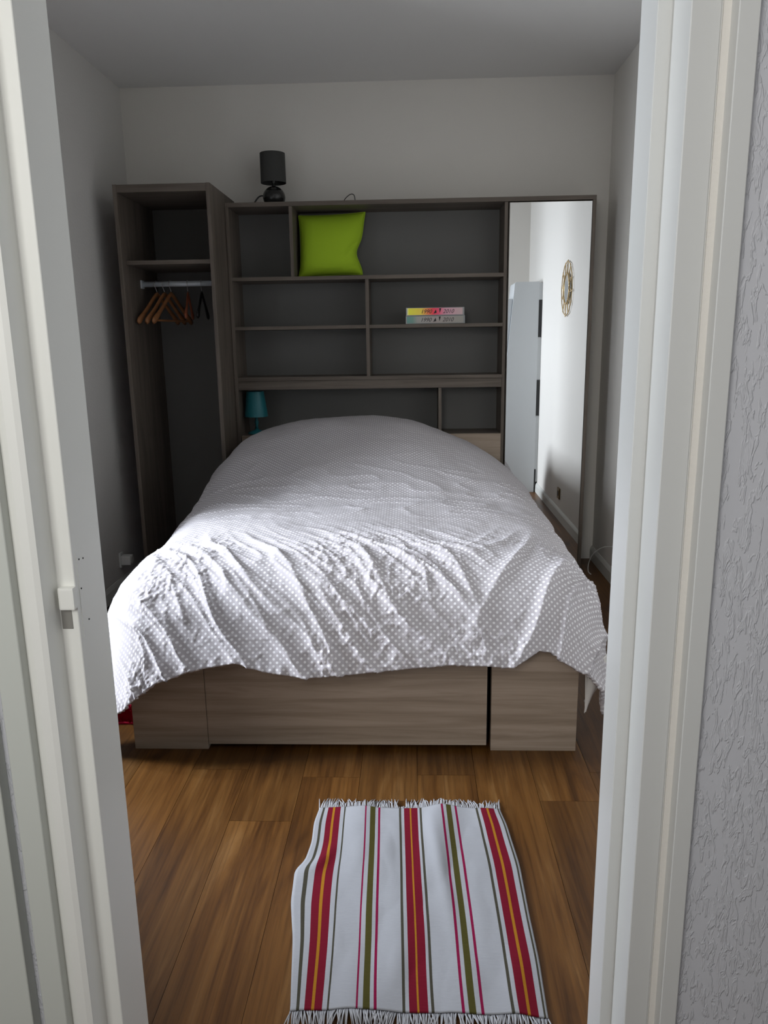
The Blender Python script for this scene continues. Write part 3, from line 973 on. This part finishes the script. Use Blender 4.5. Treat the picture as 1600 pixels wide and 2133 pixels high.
# ------------------------------------------------------------------ sunburst mirror on the right wall (seen in the mirror panel)
sm = thing('wall_mirror', (XR, 2.90, 1.63), 'round mirror in a gilded wire sunburst frame, seen reflected in the mirror panel', 'mirror')
def circ(r_, n=40, x=XR - .014, w=0):
    return [(x, 2.90 + r_ * math.cos(2 * math.pi * k / n + w), 1.63 + r_ * math.sin(2 * math.pi * k / n + w)) for k in range(n + 1)]
bm = bmesh.new()
bmesh.ops.create_cone(bm, cap_ends=True, segments=48, radius1=.098, radius2=.098, depth=.008, matrix=Matrix.Translation((XR - .010, 2.90, 1.63)) @ Matrix.Rotation(math.pi / 2, 4, 'Y'))
obj('glass', bm, M['mirror'], sm)
obj('inner_ring', tube(bmesh.new(), circ(.100), .006, 8), M['gold'], sm, smooth=True)
obj('outer_ring', tube(bmesh.new(), circ(.182, 12, XR - .012), .0035, 6), M['gold'], sm)
for k in range(24):
    q = 2 * math.pi * k / 24
    q2 = q + (.13 if k % 2 else -.13)
    bm = tube(bmesh.new(), [(XR - .013, 2.90 + .10 * math.cos(q), 1.63 + .10 * math.sin(q)), (XR - .012, 2.90 + .19 * math.cos(q2), 1.63 + .19 * math.sin(q2))], .0024, 5)
    obj('ray', bm, M['gold'], sm)

# ------------------------------------------------------------------ tall white cabinet by the right wall (seen in the mirror panel only)
cb = thing('cabinet', (.93, 1.6, 0), 'tall narrow white cabinet against the right wall, seen in the mirror panel', 'cabinet')
ya, yb = 1.55, 1.85
bm = bmesh.new()
poly = [(1.05, .0005), (1.05, 1.753), (.864, 1.753), (.851, 1.741), (.775, .90), (.765, .0005)]
A_ = [bm.verts.new((x, ya, z)) for x, z in poly]; B_ = [bm.verts.new((x, yb, z)) for x, z in poly]
bm.faces.new(A_); bm.faces.new(B_[::-1])
for i in range(len(poly)): bm.faces.new((A_[i], A_[(i + 1) % len(poly)], B_[(i + 1) % len(poly)], B_[i]))
obj('body', bm, M['white_lacquer'], cb)
bm = bmesh.new()
poly = [(.690, .05), (.762, .05), (.772, .90), (.836, 1.62), (.690, 1.62)]
A_ = [bm.verts.new((x, ya + .01, z)) for x, z in poly]; B_ = [bm.verts.new((x, yb - .02, z)) for x, z in poly]
bm.faces.new(A_); bm.faces.new(B_[::-1])
for i in range(len(poly)): bm.faces.new((A_[i], A_[(i + 1) % len(poly)], B_[(i + 1) % len(poly)], B_[i]))
obj('door', bm, M['white_lacquer'], cb)
box('back_strip', 1.0505, 1.0775, yb - .03, yb - .004, .09, 1.745, M['white_lacquer'], cb, .001)
for z in (.06, .66, 1.31):
    box('back_gap_shade', 1.0505, 1.0640 if z < .1 else 1.0770, yb - .0035, yb + .001, z, z + (.14 if z < .2 else .30), M['black_metal'], cb, 0)  # black blocks stand in for the shaded gaps towards the wall
